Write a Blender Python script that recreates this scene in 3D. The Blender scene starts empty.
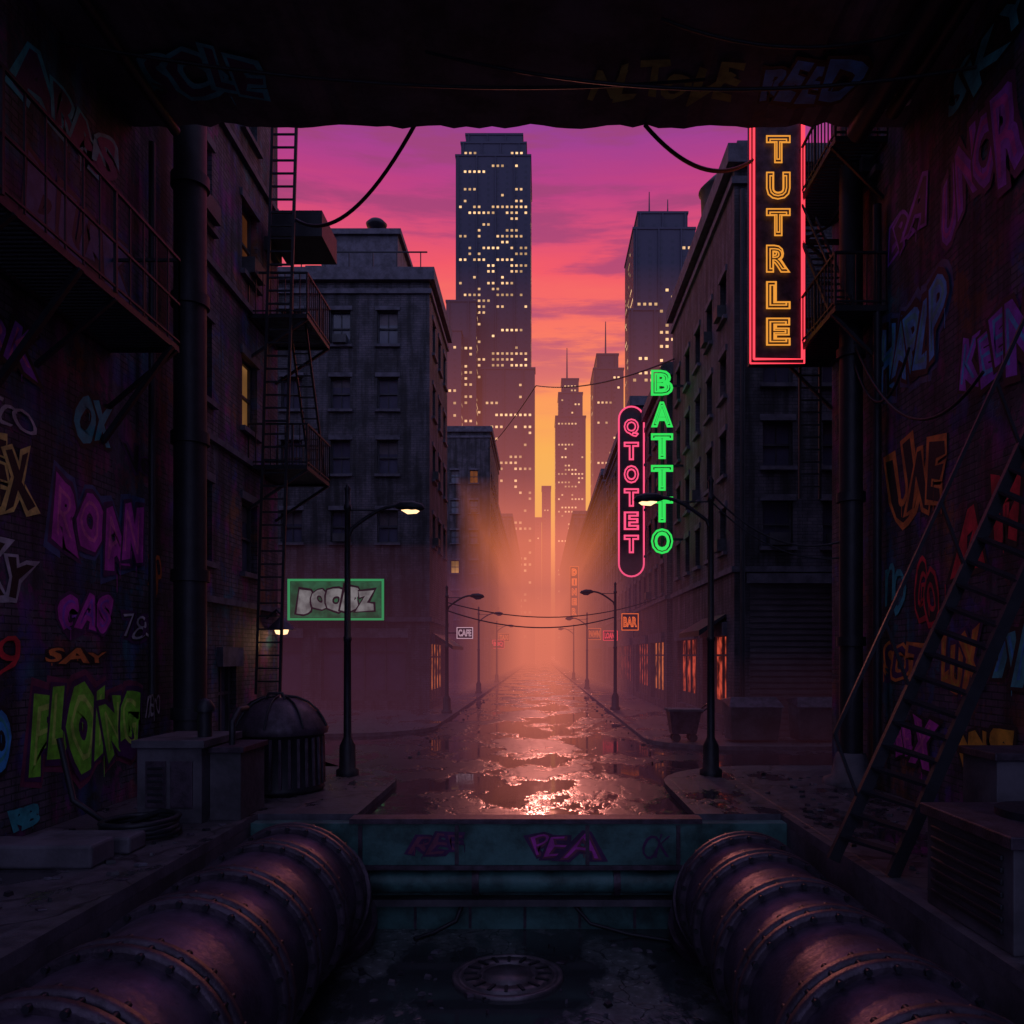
import bpy, math, random
from mathutils import Vector, Matrix
random.seed(7)
R=random.Random(11)
scene=bpy.context.scene
V=Vector
# ------------------------------------------------------------------ materials
def nt(name):
    m=bpy.data.materials.new(name); m.use_nodes=True
    t=m.node_tree; t.nodes.clear(); return m,t
def N(t,typ,**k):
    n=t.nodes.new(typ)
    for a,b in k.items(): setattr(n,a,b)
    return n
def math_(t,op,a,b=None,clamp=False):
    n=t.nodes.new('ShaderNodeMath'); n.operation=op; n.use_clamp=clamp
    for i,x in enumerate((a,b)):
        if x is None: continue
        if isinstance(x,(int,float)): n.inputs[i].default_value=x
        else: t.links.new(x,n.inputs[i])
    return n.outputs[0]
def mix_(t,f,a,b):
    n=t.nodes.new('ShaderNodeMix'); n.data_type='RGBA'
    for s,x in ((0,f),(6,a),(7,b)):
        if isinstance(x,(int,float)): n.inputs[s].default_value=x
        elif isinstance(x,tuple): n.inputs[s].default_value=(x[0],x[1],x[2],1)
        else: t.links.new(x,n.inputs[s])
    return n.outputs[2]
def rng(t,v,a,b,c=0,d=1):
    n=t.nodes.new('ShaderNodeMapRange'); n.interpolation_type='SMOOTHSTEP'
    t.links.new(v,n.inputs[0])
    for i,x in enumerate((a,b,c,d)): n.inputs[i+1].default_value=x
    return n.outputs[0]
def noise(t,vec,scale,detail=4,rough=.55):
    n=N(t,'ShaderNodeTexNoise'); n.inputs['Scale'].default_value=scale
    n.inputs['Detail'].default_value=detail; n.inputs['Roughness'].default_value=rough
    if vec is not None: t.links.new(vec,n.inputs['Vector'])
    return n.outputs[0]
def finish(t,col,rough,metal=0,h=None,bs=.3,bd=.02,spec=.5):
    p=N(t,'ShaderNodeBsdfPrincipled'); o=N(t,'ShaderNodeOutputMaterial')
    for key,x in (('Base Color',col),('Roughness',rough),('Metallic',metal)):
        if isinstance(x,tuple): p.inputs[key].default_value=(x[0],x[1],x[2],1)
        elif isinstance(x,(int,float)): p.inputs[key].default_value=x
        else: t.links.new(x,p.inputs[key])
    p.inputs['Specular IOR Level'].default_value=spec
    if h is not None:
        b=N(t,'ShaderNodeBump'); b.inputs['Strength'].default_value=bs; b.inputs['Distance'].default_value=bd
        t.links.new(h,b.inputs['Height']); t.links.new(b.outputs[0],p.inputs['Normal'])
    t.links.new(p.outputs[0],o.inputs[0]); return p
def pos(t): return N(t,'ShaderNodeNewGeometry').outputs['Position']
def plain(name,col,rough=.6,metal=0,var=.45,scale=2.5,bump=.3,spec=.5):
    m,t=nt(name); p=pos(t)
    a=noise(t,p,scale,5,.65); b=noise(t,p,scale*9,3)
    f=rng(t,a,.3,.7)
    c=mix_(t,f,tuple(x*(1-var) for x in col),tuple(x*(1+var*.6) for x in col))
    r=math_(t,'ADD',math_(t,'MULTIPLY',b,.3),rough-.15,True)
    finish(t,c,r,metal,b if bump else None,bump,.02,spec); return m
def flat(name,col,rough=.6):
    m,t=nt(name); finish(t,col,rough); return m
def wallvec(t):
    g=N(t,'ShaderNodeNewGeometry'); s=N(t,'ShaderNodeSeparateXYZ'); t.links.new(g.outputs['Position'],s.inputs[0])
    s2=N(t,'ShaderNodeSeparateXYZ'); t.links.new(g.outputs['True Normal'],s2.inputs[0])
    f=math_(t,'GREATER_THAN',math_(t,'ABSOLUTE',s2.outputs[0]),.5)
    u=math_(t,'ADD',math_(t,'MULTIPLY',s.outputs[1],f),math_(t,'MULTIPLY',s.outputs[0],math_(t,'SUBTRACT',1.0,f)))
    c=N(t,'ShaderNodeCombineXYZ'); t.links.new(u,c.inputs[0]); t.links.new(s.outputs[2],c.inputs[1])
    c2=N(t,'ShaderNodeCombineXYZ'); t.links.new(math_(t,'MULTIPLY',u,2.5),c2.inputs[0]); t.links.new(math_(t,'MULTIPLY',s.outputs[2],.22),c2.inputs[1])
    return g.outputs['Position'],c.outputs[0],c2.outputs[0]
def brick(name,c1,c2,mortar,plaster,pamt=.55,bw=.34,bh=.12,rough=.75,stains=False):
    m,t=nt(name); p,uv,st=wallvec(t)
    b=N(t,'ShaderNodeTexBrick'); t.links.new(uv,b.inputs['Vector'])
    b.inputs['Scale'].default_value=1; b.inputs['Brick Width'].default_value=bw; b.inputs['Row Height'].default_value=bh
    b.inputs['Mortar Size'].default_value=.014; b.inputs['Mortar Smooth'].default_value=.3
    b.inputs['Color1'].default_value=(*c1,1); b.inputs['Color2'].default_value=(*c2,1); b.inputs['Mortar'].default_value=(*mortar,1)
    big=noise(t,p,.55,6,.65); fine=noise(t,p,14,3)
    mask=rng(t,big,pamt,pamt+.04)
    pl=mix_(t,rng(t,noise(t,p,1.9,5,.7),.35,.65),tuple(x*.45 for x in plaster),plaster)
    c=mix_(t,mask,b.outputs[0],pl)
    if stains:
        mp=N(t,'ShaderNodeMapping'); mp.inputs['Location'].default_value=(7.3,2.1,5.5); t.links.new(p,mp.inputs[0])
        hue=noise(t,mp.outputs[0],.5,2,.5)
        cr=N(t,'ShaderNodeValToRGB'); t.links.new(hue,cr.inputs[0]); e=cr.color_ramp.elements
        e[0].position=.36; e[0].color=(.03,.18,.24,1); e[1].position=.66; e[1].color=(.26,.09,.03,1)
        q=e.new(.46); q.color=(.05,.05,.26,1); q=e.new(.54); q.color=(.26,.03,.2,1)
        c=mix_(t,rng(t,noise(t,mp.outputs[0],1.3,5,.7),.48,.58,0,.8),c,cr.outputs[0])
    streak=rng(t,noise(t,st,1.0,4,.6),.35,.62,.3,1.05)
    grime=rng(t,noise(t,p,.9,5,.6),.3,.65,.4,1.1)
    k=math_(t,'MULTIPLY',streak,grime)
    mm=N(t,'ShaderNodeMix'); mm.data_type='RGBA'; mm.blend_type='MULTIPLY'; mm.inputs[0].default_value=1
    t.links.new(c,mm.inputs[6]); t.links.new(k,mm.inputs[7])
    hh=math_(t,'ADD',math_(t,'MULTIPLY',math_(t,'SUBTRACT',1.0,b.outputs[1]),math_(t,'SUBTRACT',1.0,mask)),math_(t,'MULTIPLY',fine,.5))
    hh=math_(t,'ADD',hh,mask)
    finish(t,mm.outputs[2],rough,0,hh,.8,.025); return m
def emis(name,col,st,var=0,sc=3,sample=True):
    m,t=nt(name); e=N(t,'ShaderNodeEmission'); o=N(t,'ShaderNodeOutputMaterial')
    e.inputs[0].default_value=(*col,1); e.inputs[1].default_value=st
    if var:
        n=noise(t,pos(t),sc,3); t.links.new(rng(t,n,.35,.65,st*(1-var),st*(1+var)),e.inputs[1])
    t.links.new(e.outputs[0],o.inputs[0])
    if not sample: m.cycles.emission_sampling='NONE'
    return m
def wet(name,dry,wetc,lo=.47,hi=.53,scale=.42,crack=1.2,rdry=.42,slab=None):
    m,t=nt(name); p=pos(t)
    mp=N(t,'ShaderNodeMapping'); mp.inputs['Scale'].default_value=(1,.55,1); t.links.new(p,mp.inputs[0])
    a=noise(t,mp.outputs[0],scale,7,.62)
    mask=rng(t,a,lo,hi)
    fine=noise(t,p,38,3,.6); mid=noise(t,p,5,5,.6)
    v=N(t,'ShaderNodeTexVoronoi'); v.feature='DISTANCE_TO_EDGE'; v.inputs['Scale'].default_value=crack
    w=N(t,'ShaderNodeVectorMath'); w.operation='ADD'; t.links.new(p,w.inputs[0])
    nn=N(t,'ShaderNodeTexNoise'); nn.inputs['Scale'].default_value=1.7; t.links.new(p,nn.inputs['Vector'])
    t.links.new(nn.outputs[1],w.inputs[1]); t.links.new(w.outputs[0],v.inputs['Vector'])
    ck=rng(t,v.outputs[0],0,.03,0,1)
    c=mix_(t,rng(t,mid,.3,.7),tuple(x*.6 for x in dry),tuple(x*1.3 for x in dry))
    c=mix_(t,ck,tuple(x*.25 for x in dry),c)
    c=mix_(t,mask,c,wetc)
    r=rng(t,mask,0,1,rdry,.06)
    r2=math_(t,'ADD',r,math_(t,'MULTIPLY',math_(t,'SUBTRACT',mid,.5),.12),True)
    inv=math_(t,'SUBTRACT',1.0,mask)
    hh=math_(t,'ADD',math_(t,'MULTIPLY',math_(t,'ADD',math_(t,'MULTIPLY',fine,.5),math_(t,'ADD',math_(t,'MULTIPLY',ck,.6),math_(t,'MULTIPLY',mid,.8))),inv),math_(t,'MULTIPLY',noise(t,p,3,2),.08))
    if slab:
        b=N(t,'ShaderNodeTexBrick'); t.links.new(p,b.inputs['Vector']); b.offset=0
        b.inputs['Scale'].default_value=1; b.inputs['Brick Width'].default_value=slab; b.inputs['Row Height'].default_value=slab; b.inputs['Mortar Size'].default_value=.02
        hh=math_(t,'SUBTRACT',hh,math_(t,'MULTIPLY',b.outputs[1],.8))
    finish(t,c,r2,0,hh,.45,.025,.6); return m

M={}
M['brickL']=brick('brick_near',(.14,.11,.15),(.08,.07,.11),(.03,.03,.045),(.10,.11,.155),.54,stains=True)
M['brickR']=brick('brick_near_right',(.13,.09,.13),(.07,.06,.10),(.028,.028,.042),(.095,.095,.135),.57,stains=True)
M['brickM']=brick('brick_mid',(.12,.10,.13),(.08,.07,.10),(.045,.043,.06),(.10,.095,.125),.62)
M['stone']=plain('trim_stone',(.10,.09,.125),.75)
M['conc']=plain('dark_concrete',(.10,.088,.115),.7,0,.6,.9,.5)
M['metal']=plain('black_iron',(.026,.025,.036),.5,.35,.3,3,.15)
M['pipe']=plain('pipe_metal',(.12,.085,.14),.5,.6,.5,1.6,.3)
M['rust']=plain('flange_metal',(.085,.06,.09),.5,.5,.5,4,.35)
M['iron']=plain('cast_iron',(.16,.13,.16),.4,.5,.4,5,.3)
M['teal']=plain('teal_painted_concrete',(.055,.15,.15),.55,0,.7,1.3,.5)
M['glass']=plain('window_glass',(.08,.08,.13),.2,0,.3,.4,0,.7)
M['frame']=plain('window_frame',(.05,.048,.062),.6)
M['shutter']=plain('shutter_metal',(.12,.095,.12),.5,.2,.3,1.2,.1)
M['roof']=plain('roof_tar',(.04,.038,.045),.9)
M['road']=wet('wet_asphalt',(.05,.04,.055),(.018,.014,.022),.44,.52,.38,.9,.3)
M['ground']=M['road']
M['walk']=wet('wet_pavement',(.085,.072,.09),(.03,.026,.034),.53,.6,.6,.5,.42,1.5)
M['pit']=wet('pit_floor',(.11,.12,.13),(.03,.036,.042),.44,.52,.55,1.3,.26)
M['warm']=emis('lit_window',(1,.45,.15),.38,.7,.25,False)
M['warm2']=emis('lit_window_dim',(1,.30,.12),.10,.6,.5,False)
M['shopred']=emis('lit_shop',(1,.12,.06),.30,.9,1.6,False)
M['shopor']=emis('lit_shop_orange',(1,.22,.07),.33,.9,1.4,False)
M['bulb']=emis('lamp_lens',(1,.6,.3),2.0,sample=False)
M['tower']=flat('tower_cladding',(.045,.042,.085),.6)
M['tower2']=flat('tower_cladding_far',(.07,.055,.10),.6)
M['twin']=emis('tower_window',(1,.60,.30),1.0,.5,.09,False)
M['tdark']=flat('tower_dark_glass',(.025,.025,.06),.4)
M['neonred']=emis('neon_red',(1,.05,.08),1.6)
M['neonyel']=emis('neon_yellow',(1,.38,.05),.85)
M['neongrn']=emis('neon_green',(.04,.85,.12),.9)
M['neonpink']=emis('neon_pink',(1,.09,.22),1.1)
M['signblk']=plain('sign_backing',(.03,.02,.035),.5)
M['signgreen']=emis('sign_green_edge_light',(.05,.55,.2),.45)
M['signgrey']=emis('sign_backlit_green',(.03,.19,.09),.35,.4,1.5)
M['signlet']=emis('sign_backlit_letters',(.42,.40,.42),.33,.4,1.5)
M['neonor']=emis('neon_orange',(1,.16,.03),1.2,sample=False); M['neonwhite']=emis('neon_white',(1,.6,.75),.7,sample=False)
def paint(name,c):
    if name not in M: M[name]=plain('spray_'+name,c,.6,0,.45,2.2,.15)
    return name
# ------------------------------------------------------------------ mesh builder
class MB:
    def __init__(s): s.v=[];s.f=[];s.m=[];s.ms=[];s.sm=[]
    def mi(s,k):
        if k not in s.ms: s.ms.append(k)
        return s.ms.index(k)
    def add(s,vs,fs,k,smooth=False):
        o=len(s.v); s.v+= [tuple(x) for x in vs]; i=s.mi(k)
        for f in fs: s.f.append([o+a for a in f]); s.m.append(i); s.sm.append(smooth)
    def box(s,x0,x1,y0,y1,z0,z1,k):
        s.add([(x0,y0,z0),(x1,y0,z0),(x1,y1,z0),(x0,y1,z0),(x0,y0,z1),(x1,y0,z1),(x1,y1,z1),(x0,y1,z1)],
              [(0,3,2,1),(4,5,6,7),(0,1,5,4),(1,2,6,5),(2,3,7,6),(3,0,4,7)],k)
    def fbox(s,o,u,n,u0,u1,v0,v1,d0,d1,k):
        P=lambda a,b,d:o+u*a+V((0,0,b))+n*d
        s.add([P(u0,v0,d1),P(u1,v0,d1),P(u1,v0,d0),P(u0,v0,d0),P(u0,v1,d1),P(u1,v1,d1),P(u1,v1,d0),P(u0,v1,d0)],
              [(0,3,2,1),(4,5,6,7),(0,1,5,4),(1,2,6,5),(2,3,7,6),(3,0,4,7)],k)
    def beam(s,a,b,w,k,h=None):
        a=V(a);b=V(b);d=(b-a).normalized(); up=V((0,0,1)) if abs(d.z)<.95 else V((0,1,0))
        x=d.cross(up).normalized()*w/2; y=d.cross(x).normalized()*(h or w)/2
        vs=[a-x-y,a+x-y,a+x+y,a-x+y,b-x-y,b+x-y,b+x+y,b-x+y]
        s.add(vs,[(0,3,2,1),(4,5,6,7),(0,1,5,4),(1,2,6,5),(2,3,7,6),(3,0,4,7)],k)
    def tube(s,pts,r,k,seg=10,caps=True):
        pts=[V(p) for p in pts]; n=len(pts); rs=r if isinstance(r,list) else [r]*n
        vs=[];fs=[]; prev=None
        for i,p in enumerate(pts):
            d=(pts[min(i+1,n-1)]-pts[max(i-1,0)])
            if d.length<1e-9: d=pts[-1]-pts[0]
            d.normalize()
            if prev is None:
                up=V((0,0,1)) if abs(d.z)<.9 else V((0,1,0)); x=d.cross(up).normalized()
            else: x=(prev-d*prev.dot(d)).normalized()
            prev=x; y=d.cross(x)
            for j in range(seg):
                a=2*math.pi*j/seg; vs.append(p+(x*math.cos(a)+y*math.sin(a))*rs[i])
        for i in range(n-1):
            for j in range(seg):
                a=i*seg+j;b=i*seg+(j+1)%seg; fs.append((a,b,b+seg,a+seg))
        s.add(vs,fs,k,True)
        if caps: s.add(vs[:seg],[tuple(range(seg))[::-1]],k); s.add(vs[-seg:],[tuple(range(seg))],k)
    def lathe(s,c,prof,k,seg=28):
        vs=[];fs=[]
        for r,z in prof:
            for j in range(seg):
                a=2*math.pi*j/seg; vs.append((c[0]+r*math.cos(a),c[1]+r*math.sin(a),c[2]+z))
        for i in range(len(prof)-1):
            for j in range(seg):
                a=i*seg+j;b=i*seg+(j+1)%seg; fs.append((a,b,b+seg,a+seg))
        s.add(vs,fs,k,True); s.add(vs[-seg:],[tuple(range(seg))],k)
    def poly(s,pts,z0,z1,k,ks=None):
        n=len(pts); vs=[(x,y,z0) for x,y in pts]+[(x,y,z1) for x,y in pts]
        s.add(vs,[tuple(range(n,2*n))],k); s.add(vs,[(i,(i+1)%n,n+(i+1)%n,n+i) for i in range(n)],ks or k)
    def obj(s,name,parent=None,bevel=0):
        me=bpy.data.meshes.new(name); me.from_pydata(s.v,[],s.f)
        for k in s.ms: me.materials.append(M[k])
        me.polygons.foreach_set('material_index',s.m); me.polygons.foreach_set('use_smooth',s.sm); me.update()
        o=bpy.data.objects.new(name,me); scene.collection.objects.link(o)
        if parent: o.parent=parent
        if bevel:
            b=o.modifiers.new('bevel','BEVEL'); b.width=bevel; b.segments=2; b.limit_method='ANGLE'
        return o
_tc={}
def textgeo(body,offset=0,bevel=0,fill=True):
    key=(body,offset,bevel,fill)
    if key in _tc: return _tc[key]
    c=bpy.data.curves.new('t','FONT'); c.body=body; c.size=1; c.offset=offset; c.resolution_u=3
    if not fill: c.fill_mode='NONE'; c.bevel_depth=bevel; c.bevel_resolution=1
    o=bpy.data.objects.new('t',c); scene.collection.objects.link(o)
    bpy.context.view_layer.update()
    dg=bpy.context.evaluated_depsgraph_get(); me=bpy.data.meshes.new_from_object(o.evaluated_get(dg))
    vs=[tuple(v.co) for v in me.vertices]; fs=[tuple(p.vertices) for p in me.polygons]
    bpy.data.objects.remove(o); bpy.data.curves.remove(c); bpy.data.meshes.remove(me)
    _tc[key]=(vs,fs); return vs,fs
def bbox(vs):
    xs=[v[0] for v in vs]; ys=[v[1] for v in vs]; return min(xs),max(xs),min(ys),max(ys)
def graffiti(text,o,u,n,u0,u1,v0,v1,fill,line,hi=None,seed=0,fat=.07,up=None,jit=.25,name='graffiti',halo=None,parent=None,drips=True):
    r=random.Random(seed); mb=MB(); up=up or V((0,0,1)); lay=[]
    x=0
    for i,ch in enumerate(text):
        b=bbox(textgeo(ch,fat)[0]); w=b[1]-b[0]; ang=r.uniform(-jit,jit); sc=r.uniform(.85,1.25); dy=r.uniform(-.12,.12); sh=r.uniform(-.1,.25)
        cx=(b[0]+b[1])/2; cy=(b[2]+b[3])/2; tp=r.uniform(-.35,.35)
        def T(v,x=x,ang=ang,sc=sc,dy=dy,sh=sh,cx=cx,cy=cy,w=w,tp=tp):
            c=(v[1]-cy)*sc*1.15; a=(v[0]-cx)*sc*(1+tp*c)+sh*c
            a+=.045*math.sin(c*9+x*5); c+=.045*math.sin(a*8+x*3)
            return (x+w*sc/2+a*math.cos(ang)-c*math.sin(ang), dy+a*math.sin(ang)+c*math.cos(ang))
        d=.008+.0075*i
        if halo: lay.append(([T(v) for v in textgeo(ch,fat+.15)[0]],textgeo(ch,fat+.15)[1],halo,.004+.0004*i))
        if line:
            P=[T(v) for v in textgeo(ch,fat+.075)[0]]; lay.append((P,textgeo(ch,fat+.075)[1],line,d))
            if drips:
                for _ in range(r.randint(1,3)):
                    q=r.choice(P); 
                    if q[1]<.1:
                        L=r.uniform(.1,.4); lay.append(([(q[0]-.014,q[1]+.02),(q[0]+.014,q[1]+.02),(q[0]+.009,q[1]-L),(q[0]-.009,q[1]-L)],[(0,1,2,3)],line if r.random()<.5 or not fill else fill,d+.0037+_*.0004))
        if fill: lay.append(([T(v) for v in textgeo(ch,fat)[0]],textgeo(ch,fat)[1],fill,d+.0025))
        if hi: lay.append(([(T(v)[0]-.02,T(v)[1]+.025) for v in textgeo(ch,-.012)[0]],textgeo(ch,-.012)[1],hi,d+.005))
        x+=w*sc*.84
    allv=[q for l in lay for q in l[0]]
    b=bbox(allv); sx=(u1-u0)/(b[1]-b[0]); sy=(v1-v0)/(b[3]-b[2])
    for vs,fs,k,d in lay:
        mb.add([o+u*(u0+(a-b[0])*sx)+up*(v0+(c-b[2])*sy)+n*d for a,c in vs],fs,k)
    return mb.obj(name,parent)
# ------------------------------------------------------------------ facades
def facade(mb,o,u,n,W,H,ops,wall,base=0):
    us=sorted({0,W}|{x for q in ops for x in q[:2]}); vs=sorted({base,H}|{x for q in ops for x in q[2:4]})
    P=lambda a,b,d=0:o+u*a+V((0,0,b))+n*d
    for i in range(len(us)-1):
        for j in range(len(vs)-1):
            a,b,c,d=us[i],us[i+1],vs[j],vs[j+1]; mu,mv=(a+b)/2,(c+d)/2
            if any(q[0]<mu<q[1] and q[2]<mv<q[3] for q in ops): continue
            mb.add([P(a,c),P(b,c),P(b,d),P(a,d)],[(0,1,2,3)],wall)
    for q in ops:
        a,b,c,d,k=q; D=.28
        mb.add([P(a,c),P(b,c),P(b,d),P(a,d),P(a,c,-D),P(b,c,-D),P(b,d,-D),P(a,d,-D)],[(0,4,5,1),(1,5,6,2),(2,6,7,3),(3,7,4,0)],wall)
        pane={'win':'glass','lit':'warm','dim':'warm2','shop':'shopor','shopr':'shopred','garage':'shutter','dark':'glass'}[k]
        mb.add([P(a,c,-D),P(b,c,-D),P(b,d,-D),P(a,d,-D)],[(0,1,2,3)],pane)
        if k in('win','lit','dim'):
            f=.07
            for (x0,x1,y0,y1) in ((a,a+f,c,d),(b-f,b,c,d),(a+f,b-f,c,c+f),(a+f,b-f,d-f,d),(a+f,b-f,(c+d)/2-f/2,(c+d)/2+f/2)):
                mb.fbox(o,u,n,x0,x1,y0,y1,-D+.01,-D+.09,'frame')
            mb.fbox(o,u,n,(a+b)/2-.02,(a+b)/2+.02,c+f,d-f,-D+.008,-D+.06,'frame')
            mb.fbox(o,u,n,a-.12,b+.12,c-.14,c-.002,-.05,.14,'stone')
            mb.fbox(o,u,n,a-.1,b+.1,d+.002,d+.22,-.05,.06,'stone')
            q=random.random()
            if q<.14:
                mb.fbox(o,u,n,a+.18,b-.18,c+.02,c+.45,-D+.1,.3,'frame')
            elif q<.4 and k=='win':
                mb.fbox(o,u,n,a+f,b-f,d-f-(d-c)*random.uniform(.2,.45),d-f,-D+.003,-D+.006,'shutter')
        elif k=='garage':
            z=c
            while z<d-.05:
                mb.fbox(o,u,n,a+.05,b-.05,z+.02,z+.16,-D+.005,-D+.06,'shutter'); z+=.21
            mb.fbox(o,u,n,a-.15,b+.15,d+.003,d+.35,-.05,.12,'stone')
        else:
            nn=max(2,int((b-a)/1.1))
            for i in range(nn+1):
                x=a+(b-a-.08)*i/nn; mb.fbox(o,u,n,x,x+.08,c,d,-D+.01,-D+.1,'frame')
            mb.fbox(o,u,n,a+.08,b-.08,d-.75,d-.67,-D+.012,-D+.095,'frame')
            mb.fbox(o,u,n,a+.08,b-.08,c,c+.55,-D+.014,-D+.08,'frame')
            mb.fbox(o,u,n,a-.1,b+.1,d+.003,d+.5,-.05,.16,'stone')
def rows(cols,zs,rng_,lit=.05,dim=.05):
    out=[]
    for (a,b) in cols:
        for (c,d) in zs:
            x=rng_.random(); out.append((a,b,c,d,'lit' if x<lit else 'dim' if x<lit+dim else 'win'))
    return out
def building(name,x0,x1,y0,y1,H,front=[],side=[],street='R',wall='brickM',cornice=True,extra=None):
    mb=MB()
    facade(mb,V((x0,y0,0)),V((1,0,0)),V((0,-1,0)),x1-x0,H,front,wall)
    facade(mb,V((x1,y0,0)),V((0,1,0)),V((1,0,0)),y1-y0,H,side if street=='R' else [],wall)
    so=side if street=='L' else []
    facade(mb,V((x0,y1,0)),V((0,-1,0)),V((-1,0,0)),y1-y0,H,[(y1-y0-b,y1-y0-a,c,d,k) for a,b,c,d,k in so],wall)
    facade(mb,V((x1,y1,0)),V((-1,0,0)),V((0,1,0)),x1-x0,H,[],wall)
    mb.add([(x0,y0,H-.02),(x1,y0,H-.02),(x1,y1,H-.02),(x0,y1,H-.02)],[(0,1,2,3)],'roof')
    if cornice:
        e=.28
        for (a,b,c,d) in ((x0-e,x1+e,y0-e,y0+.15),(x0-e,x1+e,y1-.15,y1+e),(x0-e,x0+.15,y0+.15,y1-.15),(x1-.15,x1+e,y0+.15,y1-.15)):
            mb.box(a,b,c,d,H-.1,H+.55,'stone')
        e2=.12
        for (a,b,c,d) in ((x0-e2,x1+e2,y0-e2,y0-.003),(x0-e2,x0-.003,y0-.003,y1),(x1+.003,x1+e2,y0-.003,y1)):
            mb.box(a,b,c,d,H-.75,H-.5,'stone')
            mb.box(a,b,c,d,4.75,4.98,'stone') if street=='R' else mb.box(a,b,c,d,5.9,6.1,'stone')
    if extra: extra(mb)
    return mb.obj(name)
# ------------------------------------------------------------------ ground, road, pavements
g=MB()
xs=[-1500,-5.1,4.35,1500]; ys=[-1500,-8,14.4,2500]
for i in range(3):
    for j in range(3):
        if i==1 and j==1: continue
        g.add([(xs[i],ys[j],0),(xs[i+1],ys[j],0),(xs[i+1],ys[j+1],0),(xs[i],ys[j+1],0)],[(0,1,2,3)],'ground')
g.obj('ground')
g=MB(); g.add([(-4.19,14.6,.004),(3.59,14.6,.004),(3.59,600,.004),(-4.19,600,.004)],[(0,1,2,3)],'road')
g.obj('road')
g=MB(); g.add([(-5.1,-8,-2),(4.35,-8,-2),(4.35,14.75,-2),(-5.1,14.75,-2)],[(0,1,2,3)],'pit'); g.obj('trench_floor')
def arc(cx,cy,r,a0,a1,n=8): return [(cx+r*math.cos(math.radians(a0+(a1-a0)*i/n)),cy+r*math.sin(math.radians(a0+(a1-a0)*i/n))) for i in range(n+1)]
h=.13
def pave(pts):
    g=MB(); g.poly(pts,-.02,h,'walk','stone')
    g.obj('pavement',bevel=.02)
pave([(-8.19,-8),(-5.1,-8),(-5.1,14.45),(-3.3,14.45),(-3.3,14.6)]+arc(-5.8,18.2,2.5,0,75)+[(-8.5,22.0),(-9.5,25.6),(-60,25.6),(-60,25.05),(-8.19,25.05)])
pave([(4.35,-8),(7.29,-8),(7.29,20.05),(60,20.05),(60,20.8)]+arc(5.7,17.9,2.9,90,180)+[(2.8,14.6),(2.8,14.45),(4.35,14.45)])
pave([(-4.2,600),(-60,600),(-60,29.2),(-8.5,29.2)]+arc(-7.7,32.7,3.5,-90,0))
pave([(3.6,600)]+arc(6.4,27.9,2.8,180,270)+[(60,25.1),(60,600)])
g=MB(); q=random.Random(3)
for i in range(420):
    zone=q.random()
    if zone<.35: x=q.uniform(-8,-5.3); y=q.uniform(9,21); z=.135
    elif zone<.65: x=q.uniform(4.6,7.1); y=q.uniform(8,19.5); z=.135
    elif zone<.8: x=q.uniform(-3,2.6); y=q.uniform(11,14); z=-1.995
    else: x=q.choice((q.uniform(-4.1,-3.4),q.uniform(2.9,3.5))); y=q.uniform(22,60); z=.008
    s=q.uniform(.02,.11); a=q.uniform(0,6.28); c,d=math.cos(a)*s,math.sin(a)*s; hh=q.uniform(.005,.05)
    k=q.choice(('conc','stone','metal','rust'))
    vs=[(x-c,y-d,z),(x+d*.7,y-c*.7,z),(x+c,y+d,z),(x-d*.6,y+c*.6,z)]; vs+=[(a_*.8+x*.2,b_*.8+y*.2,z+hh) for a_,b_,_ in vs]
    g.add(vs,[(4,5,6,7),(0,1,5,4),(1,2,6,5),(2,3,7,6),(3,0,4,7)],k)
g.obj('litter')
# ------------------------------------------------------------------ trench
g=MB()
g.box(-5.1,4.35,14.1,14.397,-.78,.03,'teal'); g.box(-3.35,2.85,14.04,14.44,.034,.12,'rust')
g.box(-5.1,4.35,14.6,14.9,-2,-.02,'teal'); 
for x in (-3.2,-1.5,.8,2.4): g.box(x,x+.07,14.07,14.098,-.69,.0,'rust')
g.box(-5.1,4.35,14.04,14.098,-.78,-.7,'rust')
g.box(-5.1,4.35,14.3,14.598,-1.5,-1.38,'conc')
for i in range(9):
    x=-4.3+i*1.0; g.box(x,x+.05,14.57,14.597,-1.98,-1.52,'rust')
g.box(-5.1,4.35,14.40,14.597,-.3,-.02,'conc')
g.box(-5.3,-5.1,-8,14.9,-2,-.025,'conc'); g.box(4.35,4.55,-8,14.9,-2,-.025,'conc')
g.obj('trench_wall')
g=MB(); g.tube([(-5,14.3,-1.04),(4.3,14.3,-1.04)],.21,'teal',18)
for x in (-3.4,-1.2,1.3,2.7): g.tube([(x,14.3,-1.04),(x+.12,14.3,-1.04)],.26,'rust',18)
g.tube([(-1.4,14.45,-1.5),(-1.5,14.3,-1.75),(-1.9,14.25,-1.95),(-2.2,14,-1.97)],.04,'metal',8)
g.tube([(.6,14.45,-1.5),(.9,14.3,-1.8),(1.6,14.2,-1.96),(2.3,13.9,-1.97)],.035,'metal',8)
g.obj('drain_pipe')
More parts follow.
